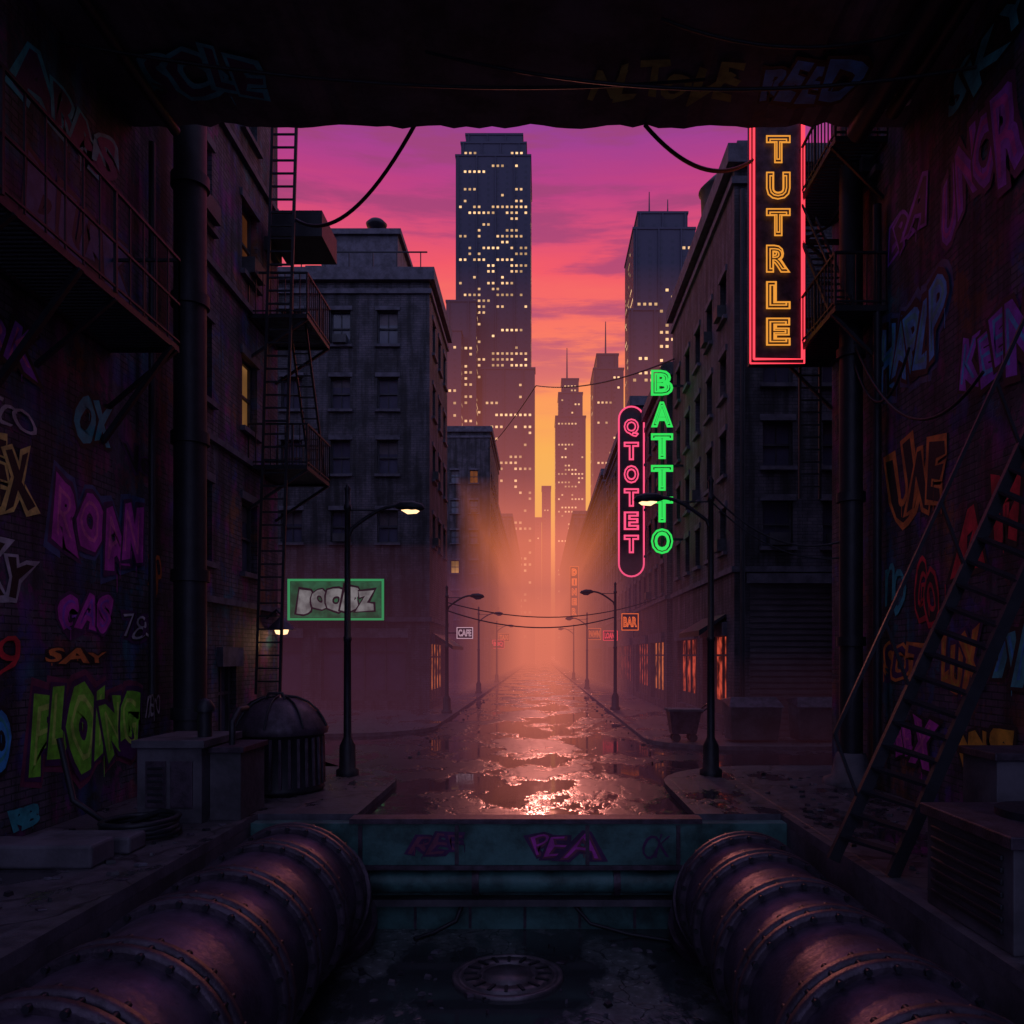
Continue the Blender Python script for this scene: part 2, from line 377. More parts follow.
def bigpipe(X,Rr,z):
    mb=MB(); pts=[(X,-7,z),(X,12.5,z)]
    for i in range(1,9):
        a=math.radians(90*i/8); pts.append((X,12.5+1.25*math.sin(a),z-1.25*(1-math.cos(a))))
    mb.tube(pts,Rr,'pipe',48)
    y=1.0;i=0
    while y<12.6:
        for dy in (0,.2):
            mb.tube([(X,y+dy,z),(X,y+dy+.01,z),(X,y+dy+.12,z),(X,y+dy+.13,z)],[Rr+.06,Rr+.1,Rr+.1,Rr+.06],'rust',48)
        for k in range(24):
            a=2*math.pi*k/24; c=(X+(Rr+.06)*math.cos(a),y-.05,z+(Rr+.06)*math.sin(a))
            mb.tube([c,(c[0],y+.39,c[2])],.035,'metal',6)
        y+=1.45 if i%2 else 1.15; i+=1
    for i in (3,6):
        a=math.radians(90*i/8); c=V((X,12.5+1.25*math.sin(a),z-1.25*(1-math.cos(a)))); d=V((0,math.cos(a),-math.sin(a)))*.07
        mb.tube([c-d,c+d],Rr+.09,'rust',48)
    mb.obj('utility_pipe')
bigpipe(-3.96,1.08,-.87); bigpipe(3.28,1.0,-.93)
g=MB(); g.lathe((-.5,12.4,-2),[(.86,.0),(.86,.05),(.78,.055),(.78,.03),(.70,.03),(.70,.06),(.45,.06),(.45,.03),(.38,.03),(.38,.06),(.01,.06)],'iron',48)
for k in range(16):
    a=2*math.pi*k/16; g.beam((-.5+.47*math.cos(a),12.4+.47*math.sin(a),-1.93),(-.5+.68*math.cos(a),12.4+.68*math.sin(a),-1.93),.05,'metal',.03)
g.obj('manhole_cover')
# ------------------------------------------------------------------ near buildings
zs=[(5.3,7.3),(9.3,11.3),(13.6,15.6),(17.6,19.6)]
left=[(26.8,28.0,a,b,'win') for a,b in zs]+[(30.0,31.2,a,b,'lit' if i==1 else 'dim' if i==2 else 'win') for i,(a,b) in enumerate(zs)]+[(28.4,29.6,.2,2.7,'dark')]
def nearL(mb):
    for z in (4.3,8.3,12.6,16.6): mb.box(-8.2+.003,-8.07,18.3,25,z,z+.16,'stone')
building('brick_building',-30,-8.2,-8,25,26,[],left,'R','brickL',False,extra=nearL)
building('brick_building',7.3,30,-8,20,26,[],[(25.2,26.4,13.5,15.4,'win')],'L','brickR',False)
YS=10.5
g=MB(); n=60; bot=[];top=[]
for i in range(n+1):
    x=-8.18+15.46*i/n; yy=16.1+R.uniform(-.05,.05); bot.append((x,yy,13.6+R.uniform(0,.05)+ (R.random()<.1)*.06)); top.append((x,yy+.05,15.2))
g.add(bot+[(a,YS,13.62) for a,_,_ in bot],[(i+1,i,n+1+i,n+2+i) for i in range(n)],'conc')
g.add(bot+top,[(i,i+1,n+2+i,n+1+i) for i in range(n)],'conc')
g.box(-8.18,7.28,YS,16.1,15.22,15.4,'conc'); g.box(-8.18,7.28,YS-.2,YS-.003,13.6,15.4,'conc')
g.tube([(6.2,YS,13.2),(6.2,15.6,13.2)],.22,'metal',14); g.tube([(6.7,YS,13.3),(6.7,15.2,13.3)],.13,'metal',12)
g.tube([(-7.2,YS,13.35),(-7.2,15.8,13.35)],.1,'metal',12)
g.obj('overpass')
# ------------------------------------------------------------------ mid buildings
rr=random.Random(5)
def c_(x0,l): return [(a-x0,b-x0) for a,b in l]
fz=[(8.9,10.6),(12.5,14.3),(15.9,17.6),(19.3,21.1)]
fr=[q for q in rows(c_(-40,[(-16.6,-15.5),(-13.6,-12.5),(-11.0,-9.95),(-8.55,-7.45)]),fz,rr,0,0)]+[(40-11.5,40-7.0,.6,3.9,'dark'),(40-16.5,40-12.5,.6,3.9,'dark')]
sd=rows([(1.2,2.3),(3.6,4.7),(6,7.1)],fz,rr,0,.1)+[(.8,6.8,.5,3.6,'shop')]
def midL(mb):
    mb.box(-12.3,-8.0,45,50,22.7,26.6,'stone'); mb.box(-12.5,-7.8,44.8,50.2,26.6,26.9,'stone')
    for i in range(20): mb.beam((-30+i*1.25,41.9,23.25),(-30+i*1.25,41.9,24.1),.05,'metal')
    mb.beam((-30,41.9,24.1),(-5.9,41.9,24.1),.06,'metal')
    mb.tube([(-9.4,46,26.9),(-9.4,46,27.5)],.1,'metal'); mb.lathe((-9.4,46,27.4),[(.15,0),(.55,.2),(.6,.35),(.4,.55),(.05,.65)],'metal')
    mb.box(-13.5,-12.6,46,47,22.7,25.4,'stone')
    mb.add([(-5.78,43,4.2),(-5.78,49,4.2),(-4.7,49,3.5),(-4.7,43,3.5),(-5.78,43,4.1),(-5.78,49,4.1),(-4.7,49,3.3),(-4.7,43,3.3)],[(0,1,2,3),(4,7,6,5),(3,2,6,7),(0,3,7,4),(1,5,6,2)],'metal')
building('apartment_building',-40,-5.8,42,50,22.7,fr,sd,'R',extra=midL)
gz=[(5.5,7),(9,10.5),(12.5,14),(16,17.5),(19.5,21),(23,24.5)]
building('office_building',-30,-5.8,93,112,29,rows(c_(-30,[(-17+i*2.2,-16+i*2.2) for i in range(5)]),gz,rr,.03,.15),rows([(2+i*3,3.4+i*3) for i in range(5)],gz,rr,.1,.1)+[(2,17,.5,3.8,'shop')],'R')
building('office_building',-34,-6.2,114,170,24,[],rows([(3+i*4,4.6+i*4) for i in range(13)],gz[:5],rr,.15,.1)+[(4,50,.5,3.8,'shopr')],'R')
building('office_building',-34,-6.2,173,262,33,[],rows([(3+i*5,5+i*5) for i in range(16)],gz,rr,.2,.1),'R')
building('low_shop_building',-34,-9.5,52,88,9,rows(c_(-34,[(-13,-12)]),[(5.5,7)],rr,0,0),rows([(3+i*4,4.4+i*4) for i in range(8)],[(5.5,7.2)],rr,.1,.2)+[(3,32,.5,3.6,'shop')],'R')
fzr=[(6.8,8.4),(9.6,11.2),(12.5,14.1),(15.4,17.0)]
frr=rows(c_(6.8,[(7.8,8.85),(9.9,10.9),(12.4,13.4),(15,16)]),fzr,rr,0,.0)+[(.55,3.95,.14,5.5,'garage'),(5.2,8.5,.14,5.5,'garage')]
sdr=rows([(1.2,2.2),(3.6,4.6),(6,7),(8.4,9.4),(10.8,11.8)],fzr,rr,.0,.08)+[(1.2,5.4,.7,3.7,'shopr'),(6.6,11.6,.7,3.7,'shopr')]
def midR(mb):
    mb.box(9.2,26,31,40,20.2,22.2,'stone')
    mb.box(7.4,8.9,30,31.8,20.2,22.3,'stone')
    mb.lathe((8.4,36,22.3),[(1.1,0),(1.15,1.5),(1.25,1.55),(.7,2.1),(.05,2.4)],'frame')
    for a in (0,90,180,270): mb.beam((8.4+.8*math.cos(math.radians(a)),36+.8*math.sin(math.radians(a)),20.1),(8.4+.8*math.cos(math.radians(a)),36+.8*math.sin(math.radians(a)),22.3),.12,'metal')
    mb.tube([(7.05,27.85,.2),(7.05,27.85,19.2)],.09,'metal',10)
    mb.add([(6.78,29.2,4.5),(6.78,33.4,4.5),(5.8,33.4,3.9),(5.8,29.2,3.9),(6.78,29.2,4.4),(6.78,33.4,4.4),(5.8,33.4,3.7),(5.8,29.2,3.7)],[(0,3,2,1),(4,5,6,7),(3,7,6,2),(0,4,7,3),(1,2,6,5)],'metal')
building('warehouse_building',6.8,34,28,41,20.2,frr,sdr,'L',extra=midR)
hz=[(6.3,7.9),(9.2,10.8),(12.1,13.7),(14.9,16.3)]
building('apartment_building',6.6,30,41.6,56,17.6,[],rows([(1+i*2.4,2.1+i*2.4) for i in range(6)],hz[:4],rr,.1,.1)+[(1,6,.5,3.7,'shop'),(7.5,13.5,.5,3.7,'shopr')],'L')
building('apartment_building',6.6,30,56.6,80,20.7,[],rows([(1.5+i*2.8,2.8+i*2.8) for i in range(8)],hz+[(17.4,19)],rr,.1,.1)+[(1,21,.5,3.7,'shopr')],'L')
building('office_building',6.5,30,82,150,21.5,[],rows([(2+i*3.5,3.6+i*3.5) for i in range(19)],hz+[(17.4,19)],rr,.15,.1)+[(2,66,.5,3.7,'shop')],'L')
building('office_building',6.5,34,153,260,30,[],rows([(2+i*5,4+i*5) for i in range(20)],hz+[(17.4,19)],rr,.15,.1),'L')
# ------------------------------------------------------------------ skyscrapers
def tower(name,blocks,wall,dens,seed,ants=[],cs=1.75,rs=2.2):
    r=random.Random(seed); mb=MB()
    for bi,(x0,x1,y0,y1,z0,z1) in enumerate(blocks):
        mb.box(x0,x1,y0,y1,z0,z1,wall)
        mb.box(x0-.25,x1+.25,y0-.25,y1+.25,z1,z1+.7,wall)
        for face in ('F','R','L'):
            W=(x1-x0) if face=='F' else (y1-y0)
            nc=int((W-1.6)/cs); off=(W-nc*cs)/2
            z=z1-4
            zmin=max(z0,4)
            while z>zmin:
                d=dens*(2.0 if r.random()<.3 else .5)*(.5 if z>z1-14 else 1)
                run=0
                for c in range(nc):
                    a=off+c*cs+.4; b=a+cs-.85
                    if run>0: run-=1; lit=True
                    else:
                        lit=r.random()<d*.6
                        if lit and r.random()<.4: run=r.randint(1,3)
                    if not lit and (c%2): continue
                    k='twin' if lit else 'tdark'
                    hh=.85
                    if face=='F': q=[(x0+a,y0-.06,z),(x0+b,y0-.06,z),(x0+b,y0-.06,z+hh),(x0+a,y0-.06,z+hh)]
                    elif face=='R': q=[(x1+.06,y0+a,z),(x1+.06,y0+b,z),(x1+.06,y0+b,z+hh),(x1+.06,y0+a,z+hh)]
                    else: q=[(x0-.06,y0+b,z),(x0-.06,y0+a,z),(x0-.06,y0+a,z+hh),(x0-.06,y0+b,z+hh)]
                    mb.add(q,[(0,1,2,3)],k)
                z-=rs
            if face=='F':
                for c in range(0,nc+1,4): mb.box(x0+off+c*cs-.2,x0+off+c*cs+.2,y0-.5,y0-.002,z0,z1+.3,wall)
    for (x,y,z0,z1,r0) in ants: mb.tube([(x,y,z0),(x,y,z1)],[r0,r0*.4],wall,6)
    return mb.obj(name)
tower('skyscraper',[(-31.6,-3.5,300,330,0,190),(-29.8,-5.2,302,328,190.8,196),(-28.2,-6.6,304,326,196.8,200.5),
  (-21.2,-1.9,294,299.2,0,108),(-34,-23.2,290,299,0,131),(-36,-28,284,289.5,0,118)],'tower',.36,1,[(-9,310,200,204,.3),(-25,310,200,203,.3)])
tower('skyscraper',[(29.2,48.5,250,275,0,136),(30.8,46.5,252,273,136.8,142),(27.0,36,244,249.5,0,108),(38,52,243,249.2,0,92)],'tower',.3,2,[(35.5,260,142,153.5,.35),(41.5,260,142,151,.35),(44,260,142,147,.3)])
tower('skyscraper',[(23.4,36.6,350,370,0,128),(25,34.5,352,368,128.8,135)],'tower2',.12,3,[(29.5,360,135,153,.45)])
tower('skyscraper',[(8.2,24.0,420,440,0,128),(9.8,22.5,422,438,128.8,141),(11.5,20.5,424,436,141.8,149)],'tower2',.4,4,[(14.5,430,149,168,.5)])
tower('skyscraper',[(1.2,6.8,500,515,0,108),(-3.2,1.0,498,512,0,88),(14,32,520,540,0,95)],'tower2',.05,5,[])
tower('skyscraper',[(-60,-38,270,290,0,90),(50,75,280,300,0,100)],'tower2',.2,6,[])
# ------------------------------------------------------------------ signs
def neon_letters(mb,text,cx,y,ztop,zstep,h,k,w=None,off=.0,bev=.035):
    for i,ch in enumerate(text):
        vs,fs=textgeo(ch,off,bev,False); b=bbox(vs); s=h/(b[3]-b[2]); sx=(w/(b[1]-b[0])) if w else s
        zc=ztop-i*zstep
        mb.add([(cx+(a-(b[0]+b[1])/2)*sx,y-c*s,zc-h+(bb-b[2])*s) for a,bb,c in vs],fs,k,True)
root=MB(); yy=19.0
root.box(5.02,6.24,yy,yy+.35,9.95,16.6,'signblk'); root.box(5.12,6.14,yy-.03,yy-.002,10.05,16.5,'rust')
for z in (10.9,12.9,14.6): root.beam((6.24,yy+.18,z),(7.3,yy+.18,z),.1,'metal'); root.beam((6.24,yy+.18,z),(7.3,yy+.18,z+.6),.05,'metal')
root.tube([(5.06,yy-.08,10.0),(6.2,yy-.08,10.0),(6.2,yy-.08,16.55),(5.06,yy-.08,16.55),(5.06,yy-.08,10.0)],.028,'neonred',8)
root.tube([(4.99,yy-.02,9.92),(6.27,yy-.02,9.92),(6.27,yy-.02,16.63),(4.99,yy-.02,16.63),(4.99,yy-.02,9.92)],.02,'neonred',8)
neon_letters(root,'TUTRLE',5.63,yy-.1,15.28,.862,.66,'neonyel',.58,.05,.022)
neon_letters(root,'TUTRLE',5.63,yy-.1,15.20,.862,.50,'neonyel',.42,-.0,.022)
root.obj('neon_sign')
g=MB(); y=38
neon_letters(g,'BATTTO',5.78,y-.12,16.5,1.5,1.22,'neongrn',1.05,.03,.035)
neon_letters(g,'BATTTO',5.78,y-.12,16.35,1.5,.92,'neongrn',.72,-.01,.03)
g.box(5.72,5.84,y,y+.12,7.6,16.7,'signblk')
for z in (8.5,12.0,15.8): g.beam((5.84,y+.06,z),(6.82,y+.06,z),.1,'metal')
g.obj('neon_sign')
g=MB(); y=50; cx=5.7; zt=18.5; zb=7.9
def capsule(hw): 
    p=[(cx+hw*math.cos(math.radians(a)),y-.1,zt-.78+hw*math.sin(math.radians(a))) for a in range(0,181,15)]
    p+=[(cx+hw*math.cos(math.radians(a)),y-.1,zb+.78+hw*math.sin(math.radians(a))) for a in range(180,361,15)]
    return p+[p[0]]
g.tube(capsule(.78),.055,'neonpink',8)
pp=capsule(.74)[:-1]; n=len(pp)
g.add([(a,y,c) for a,b,c in pp]+[(a,y+.3,c) for a,b,c in pp],[tuple(range(n))[::-1],tuple(range(n,2*n))]+[(i,(i+1)%n,n+(i+1)%n,n+i) for i in range(n)],'signblk')
neon_letters(g,'QTOTET',cx,y-.1,17.75,1.45,1.15,'neonpink',.95,.03,.04)
for z in (10,16): g.beam((6.4,y+.15,z),(6.62,y+.15,z),.15,'metal')
g.obj('neon_sign')
def small_sign(text,x0,x1,y,z0,z1,k,kb='signblk',vert=False,wall=None):
    g=MB(); g.box(x0,x1,y,y+.2,z0,z1,kb)
    if vert: neon_letters(g,text,(x0+x1)/2,y-.08,z1-.3,(z1-z0-.3)/len(text),(z1-z0)/len(text)*.7,k,(x1-x0)*.6,.04,.06)
    else:
        vs,fs=textgeo(text,.01,.03,False); b=bbox(vs); sx=(x1-x0)*.8/(b[1]-b[0]); sy=(z1-z0)*.6/(b[3]-b[2])
        g.add([((x0+x1)/2+(a-(b[0]+b[1])/2)*sx,y-.08-c*sx,(z0+z1)/2+(bb-(b[2]+b[3])/2)*sy) for a,bb,c in vs],fs,k,True)
    e=.04
    for (a,c,d,f) in ((x0,x1,z0,z0+e),(x0,x1,z1-e,z1),(x0,x0+e,z0+e,z1-e),(x1-e,x1,z0+e,z1-e)): g.box(a,c,y-.05,y-.003,d,f,k)
    if wall is not None: g.beam((x0 if wall<x0 else x1,y+.1,(z0+z1)/2),(wall,y+.1,(z0+z1)/2),.08,'metal')
    g.obj('shop_sign')
small_sign('DINER',4.2,5.4,112,8.2,15.4,'neonor','signblk',True,6.5)
small_sign('BAR',5.3,6.4,52,4.6,5.7,'neonor','signblk',False,6.6)
small_sign('LOANS',5.2,6.4,66,4.2,5.0,'neonred','signblk',False,6.6)
small_sign('PAWN',5.0,6.4,84,4.6,5.8,'neonor','signblk',False,6.5)
small_sign('CAFE',-5.1,-4.1,49,4.0,4.7,'neonwhite','signblk',False,-5.8)
small_sign('BBQ',-5.7,-4.3,96,3.8,4.8,'neonred','signblk',False,-5.8)
small_sign('TAXI',-6.1,-4.5,118,5,6.2,'neonor','signblk',False,-6.2)
g=MB(); g.box(-13.1,-8.1,41.55,41.97,4.8,6.95,'signblk'); g.box(-12.95,-8.25,41.52,41.547,4.95,6.8,'signgrey')
for (a,b,c,d) in ((-13.1,-8.1,4.8,4.92),(-13.1,-8.1,6.83,6.95),(-13.1,-12.98,4.92,6.83),(-8.22,-8.1,4.92,6.83)): g.box(a,b,41.49,41.547,c,d,'signgreen')
bb=g.obj('billboard')
paint('black',(.012,.012,.016))
graffiti('BOOBZ',V((-13.1,41.49,0)),V((1,0,0)),V((0,-1,0)),.35,4.65,5.0,6.75,'signlet','black',None,3,.1,name='lettering',parent=bb,drips=False)
# ------------------------------------------------------------------ street lamps
def street_lamp(x,y,d,z=.13,H=6.9,lit=True,e=12):
    mb=MB(); mb.lathe((x,y,z),[(.27,0),(.27,.12),(.2,.16),(.19,.7),(.13,.82),(.095,.9),(.085,3.2),(.1,3.22),(.1,3.3),(.08,3.32),(.065,H-.5),(.09,H-.48),(.09,H-.38),(.06,H-.36),(.06,H-.05),(.08,H),(.01,H+.12)],'metal',16)
    pts=[(x,y,z+H-1.2)]; 
    for i in range(9):
        t=i/8; pts.append((x+d*(.1+1.1*t),y,z+H-.95+.55*math.sin(t*math.pi/2)))
    pts.append((x+d*1.45,y,z+H-.42))
    mb.tube(pts,.045,'metal',10)
    mb.tube([(x,y,z+H-.5),(x+d*.7,y,z+H-.5)],.02,'metal',6)
    hx=x+d*1.15; hz=z+H-.42
    mb.tube([(hx,y,hz),(hx+d*.12,y,hz+.02),(hx+d*.4,y,hz+.01),(hx+d*.62,y,hz-.02),(hx+d*.7,y,hz-.05)],[.05,.1,.13,.09,.02],'metal',16)
    mb.tube([(hx+d*.15,y,hz-.06),(hx+d*.3,y,hz-.10),(hx+d*.5,y,hz-.09),(hx+d*.6,y,hz-.06)],[.03,.08,.075,.03],'bulb' if lit else 'glass',12)
    o=mb.obj('street_lamp')
    if lit:
        l=bpy.data.lights.new('bulb_light','SPOT'); l.energy=e*6; l.color=(1,.5,.32); l.spot_size=math.radians(120); l.spot_blend=1; l.shadow_soft_size=.15
        lo=bpy.data.objects.new('bulb_light',l); lo.location=(hx+d*.35,y,hz-.32); scene.collection.objects.link(lo); lo.parent=o
street_lamp(-4.62,19.2,1,.13,6.85,True,7); street_lamp(4.1,19.2,-1,.13,7.05,True,7)
street_lamp(-4.6,39.5,1,.13,6.2,False); street_lamp(3.95,42,-1,.13,6.6,False)
street_lamp(-4.6,60,1,.13,6.4,False); street_lamp(4.0,68,-1,.13,6.4,False); street_lamp(-4.6,85,1,.13,6.4,False); street_lamp(4.0,95,-1,.13,6.4,False)
# ------------------------------------------------------------------ fire escapes, ladders
def rail(mb,a,b,h,step=.16,k='metal'):
    a=V(a);b=V(b);n=max(1,int((b-a).length/step)); up=V((0,0,h))
    mb.beam(a+up,b+up,.05,k); mb.beam(a+V((0,0,.08)),b+V((0,0,.08)),.035,k)
    for i in range(n+1):
        p=a.lerp(b,i/n); w=.05 if i%6==0 else .025
        mb.beam(p,p+up,w,k)
def platform(mb,x0,x1,y0,y1,z,ds,h=1.1,wallx=None,rs=.2):
    mb.box(x0,x1,y0,y0+.06,z-.12,z,'metal'); mb.box(x0,x1,y1-.06,y1,z-.12,z,'metal')
    mb.box(x0,x0+.06,y0+.06,y1-.06,z-.12,z,'metal'); mb.box(x1-.06,x1,y0+.06,y1-.06,z-.12,z,'metal')
    y=y0+.12
    while y<y1-.1: mb.box(x0+.06,x1-.06,y,y+.06,z-.05,z-.01,'metal'); y+=.12
    inner=x0 if wallx<x0+.05 else x1; outer=x1 if inner==x0 else x0
    rail(mb,(outer,y0,z),(outer,y1,z),h,rs); rail(mb,(inner,y0,z),(outer,y0,z),h,rs); rail(mb,(inner,y1,z),(outer,y1,z),h,rs)
    for y in ds: mb.beam((outer,y,z-.1),(inner,y,z-1.2),.07,'metal'); 
def ladder(mb,a,b,wv,step=.3,k='metal',w=.06):
    a=V(a);b=V(b);wv=V(wv); mb.beam(a-wv/2,b-wv/2,w,k); mb.beam(a+wv/2,b+wv/2,w,k); n=int((b-a).length/step)
    for i in range(1,n): p=a.lerp(b,i/n); mb.beam(p-wv/2,p+wv/2,w*.6,k)
g=MB()
platform(g,-8.2,-6.9,2,15.3,8.9,(3,5.5,8,10.5,13,15.2),1.65,-8.2,.45)
for y in (3,6,9,12,15): g.beam((-6.9,y,8.8),(-8.2,y,7.0),.09,'metal')
g.beam((-6.9,2,9.7),(-6.9,15.3,9.7),.04,'metal')
g.obj('fire_escape')
g=MB()
for z in (8.35,12.6):
    platform(g,-8.2,-6.55,22.5,24.9,z,(22.6,24.8),1.15,-8.2,.2)
ladder(g,(-7.6,22.35,1.9),(-7.1,22.35,19),(.66,0,0),.36,'metal',.075)
ladder(g,(-6.85,24.7,8.4),(-6.95,22.9,12.6),(.45,0,0),.3)
g.box(-7.9,-6.35,23.3,25,15.2,15.95,'metal'); g.box(-8.1,-7.9,23.5,24.5,14.9,15.3,'metal')
for x in (-7.7,-7.2,-6.8): g.tube([(x,24,15.95),(x,24,16.3)],.08,'metal',8)
g.obj('fire_escape')
g=MB()
platform(g,6.2,7.3,16.8,20.1,10.35,(17,20),1.1,7.3,.2)
platform(g,6.2,7.3,16.8,20.1,13.9,(17,20),1.1,7.3,.2)
ladder(g,(6.5,17.2,10.4),(6.5,19.8,13.9),(.55,0,0),.26); g.beam((6.2,17.2,11.4),(6.2,19.8,14.8),.04,'metal')
ladder(g,(6.75,20.0,6.9),(6.75,20.0,10.3),(.5,0,0),.3)
g.obj('fire_escape')
g=MB(); A1,B1=V((4.1,11.2,.13)),V((7.2,11.2,6.9)); A2,B2=V((4.55,10.35,.13)),V((7.28,10.35,6.3))
g.beam(A1,B1,.09,'metal',.16); g.beam(A2,B2,.09,'metal',.16)
for i in range(1,21):
    t=i/21; p=A1.lerp(B1,t); q=A2.lerp(B2,t); g.beam(p,q,.17,'metal',.04)
off=V((-.35,0,.95)); g.beam(A1+off+(B1-A1)*.12,B1+off,.05,'metal')
for t in (.12,.35,.6,.85): g.beam(A1.lerp(B1,t),A1.lerp(B1,t)+off,.04,'metal')
g.obj('metal_stair')
# ------------------------------------------------------------------ pipes on walls
g=MB(); g.tube([(-7.65,17.5,.1),(-7.65,17.5,22)],.34,'metal',24)
for z in (1.6,4.6,7.6,10.6,13.2): g.tube([(-7.65,17.5,z),(-7.65,17.5,z+.25)],.4,'metal',24)
g.tube([(-7.95,18.6,.1),(-7.95,18.6,22)],.12,'metal',12); g.tube([(-7.95,16.4,2.2),(-7.95,16.4,13.5)],.07,'metal',10)
g.obj('standpipe')
g=MB(); g.tube([(6.92,17.8,.1),(6.92,17.8,22)],.25,'metal',20)
for z in (.15,3.2,6.4,9.6): g.tube([(6.92,17.8,z),(6.92,17.8,z+.2)],.31,'metal',20)
g.lathe((6.92,17.8,.13),[(.6,0),(.6,.12),(.42,.2),(.36,.55),(.3,.7)],'conc',20)
g.tube([(7.12,16.9,.5),(7.12,16.9,12.5)],.09,'metal',10)
g.obj('standpipe')
g=MB(); c=(-5.52,17.0,.13)
g.lathe(c,[(.86,0),(.92,.06),(.9,.1),(.86,1.15),(.9,1.18),(.9,1.24)],'metal',40)
for k in range(30):
    a=2*math.pi*k/30; g.beam((c[0]+.9*math.cos(a),c[1]+.9*math.sin(a),.28),(c[0]+.88*math.cos(a),c[1]+.88*math.sin(a),1.28),.06,'rust',.06)
g.lathe(c,[(.98,1.22),(1.0,1.3),(.97,1.38),(.9,1.5),(.78,1.68),(.6,1.84),(.38,1.94),(.15,1.98),(.01,1.98)],'rust',40)
for k in range(8):
    a=2*math.pi*k/8; g.tube([(c[0]+r*math.cos(a),c[1]+r*math.sin(a),.14+z) for r,z in ((.99,1.36),(.91,1.52),(.79,1.7),(.61,1.86),(.38,1.96),(.1,2.0))],.025,'metal',6)
g.tube([(c[0]-.2,c[1]-.3,2.05),(c[0]-.15,c[1]-.3,2.2),(c[0]+.15,c[1]-.3,2.2),(c[0]+.2,c[1]-.3,2.05)],.03,'metal',8)
g.obj('trash_bin')
g=MB(); g.box(-6.85,-5.75,13.6,15.2,.13,1.42,'conc'); g.box(-6.92,-5.68,13.53,15.27,1.422,1.55,'conc')
g.box(-5.74,-5.2,13.9,15.1,.13,1.3,'conc'); g.box(-5.78,-5.14,13.86,15.14,1.302,1.4,'rust')
g.box(-6.7,-6.35,13.57,13.598,.4,1.2,'rust'); g.box(-6.28,-5.9,13.57,13.598,.4,1.2,'rust')
for i in range(6): g.box(-6.66,-6.39,13.55,13.568,.5+i*.11,.55+i*.11,'metal')
g.tube([(-5.95,14.2,1.55),(-5.95,14.2,2.0)],.12,'metal',14); g.lathe((-5.95,14.2,2.0),[(.17,0),(.17,.08),(.1,.2),(.01,.24)],'metal',14)
g.tube([(-5.5,14.3,1.4),(-5.5,14.3,1.8),(-5.5,14.6,2.0),(-5.5,15,2.0)],.06,'metal',8)
g.obj('utility_box',bevel=.02)
g=MB(); g.box(4.5,6.3,7.6,9.3,.13,1.15,'conc'); g.box(4.44,6.36,7.54,9.36,1.152,1.28,'rust')
for i in range(7): g.box(4.46,4.497,7.75,9.15,.28+i*.12,.34+i*.12,'metal')
g.box(4.7,5.3,7.57,7.598,.3,1.0,'rust'); g.box(5.5,6.1,7.57,7.598,.3,1.0,'rust')
g.tube([(5.4,8.5,1.28),(5.4,8.5,1.36)],.5,'metal',24)
g.box(5.6,7.1,9.8,10.6,.13,1.7,'conc'); g.box(5.55,7.15,9.75,10.65,1.702,1.8,'rust')
g.obj('air_conditioner',bevel=.02)
g=MB(); g.box(-7.9,-6.0,10.7,11.3,.13,.45,'conc'); g.box(-7.4,-5.9,11.5,12.0,.13,.38,'conc'); g.obj('concrete_block',bevel=.04)
g=MB()
pts=[]
for i in range(60):
    a=i*.45; pts.append((-6.3+ (.55+.03*math.sin(i))*math.cos(a),12.6+.55*math.sin(a),.17+i*.0045))
pts+=[(-6.6,13.0,.3),(-7.2,13.3,.2),(-7.7,13.2,.6),(-8.05,13.4,1.6)]
g.tube(pts,.05,'metal',8); g.obj('hose')
def dumpster(x):
    g=MB()
    g.add([(x,26.2,.2),(x+1.5,26.2,.2),(x+1.6,27.1,.2),(x-.05,27.1,.2),(x-.1,26.0,1.3),(x+1.6,26.0,1.3),(x+1.6,27.2,1.5),(x-.1,27.2,1.5)],[(0,3,2,1),(0,1,5,4),(1,2,6,5),(2,3,7,6),(3,0,4,7)],'conc')
    g.add([(x-.15,25.95,1.3),(x+1.65,25.95,1.3),(x+1.65,27.25,1.5),(x-.15,27.25,1.5),(x,26.4,1.62),(x+1.5,26.4,1.62)],[(0,1,5,4),(4,5,2,3),(0,4,3),(1,2,5)],'rust')
    g.obj('dumpster',bevel=.03)
dumpster(6.3); dumpster(8.5)
g=MB(); g.add([(4.35,26.3,.4),(5.15,26.3,.4),(5.15,26.9,.4),(4.35,26.9,.4),(4.25,26.2,1.15),(5.3,26.2,1.15),(5.3,27,1.15),(4.25,27,1.15)],[(0,3,2,1),(0,1,5,4),(1,2,6,5),(2,3,7,6),(3,0,4,7)],'rust')
g.box(4.2,5.35,26.15,27.05,1.15,1.22,'conc'); g.tube([(5.3,26.3,1.1),(5.6,26.3,1.35),(5.6,26.9,1.35),(5.3,26.9,1.1)],.03,'metal',6)
for x in (4.5,5.05):
    for y in (26.35,26.85): g.tube([(x,y-.03,.27),(x,y+.03,.27)],.14,'metal',12); g.beam((x,y,.27),(x,y,.45),.03,'metal')
g.obj('waste_cart')
g=MB(); g.tube([(-8.2,24.0,4.1),(-7.9,24.0,4.35),(-7.75,24,4.2)],.04,'metal',8); g.lathe((-7.75,24,3.75),[(.42,0),(.36,.1),(.15,.3),(.05,.42)],'rust',20)
g.lathe((-7.75,24,3.6),[(.02,0),(.16,.03),(.2,.12),(.2,.2)],'bulb',16)
o=g.obj('wall_lamp')
l=bpy.data.lights.new('bulb_light','POINT'); l.energy=12; l.color=(1,.5,.2); l.shadow_soft_size=.15
lo=bpy.data.objects.new('bulb_light',l); lo.location=(-7.6,23.9,3.4); scene.collection.objects.link(lo); lo.parent=o
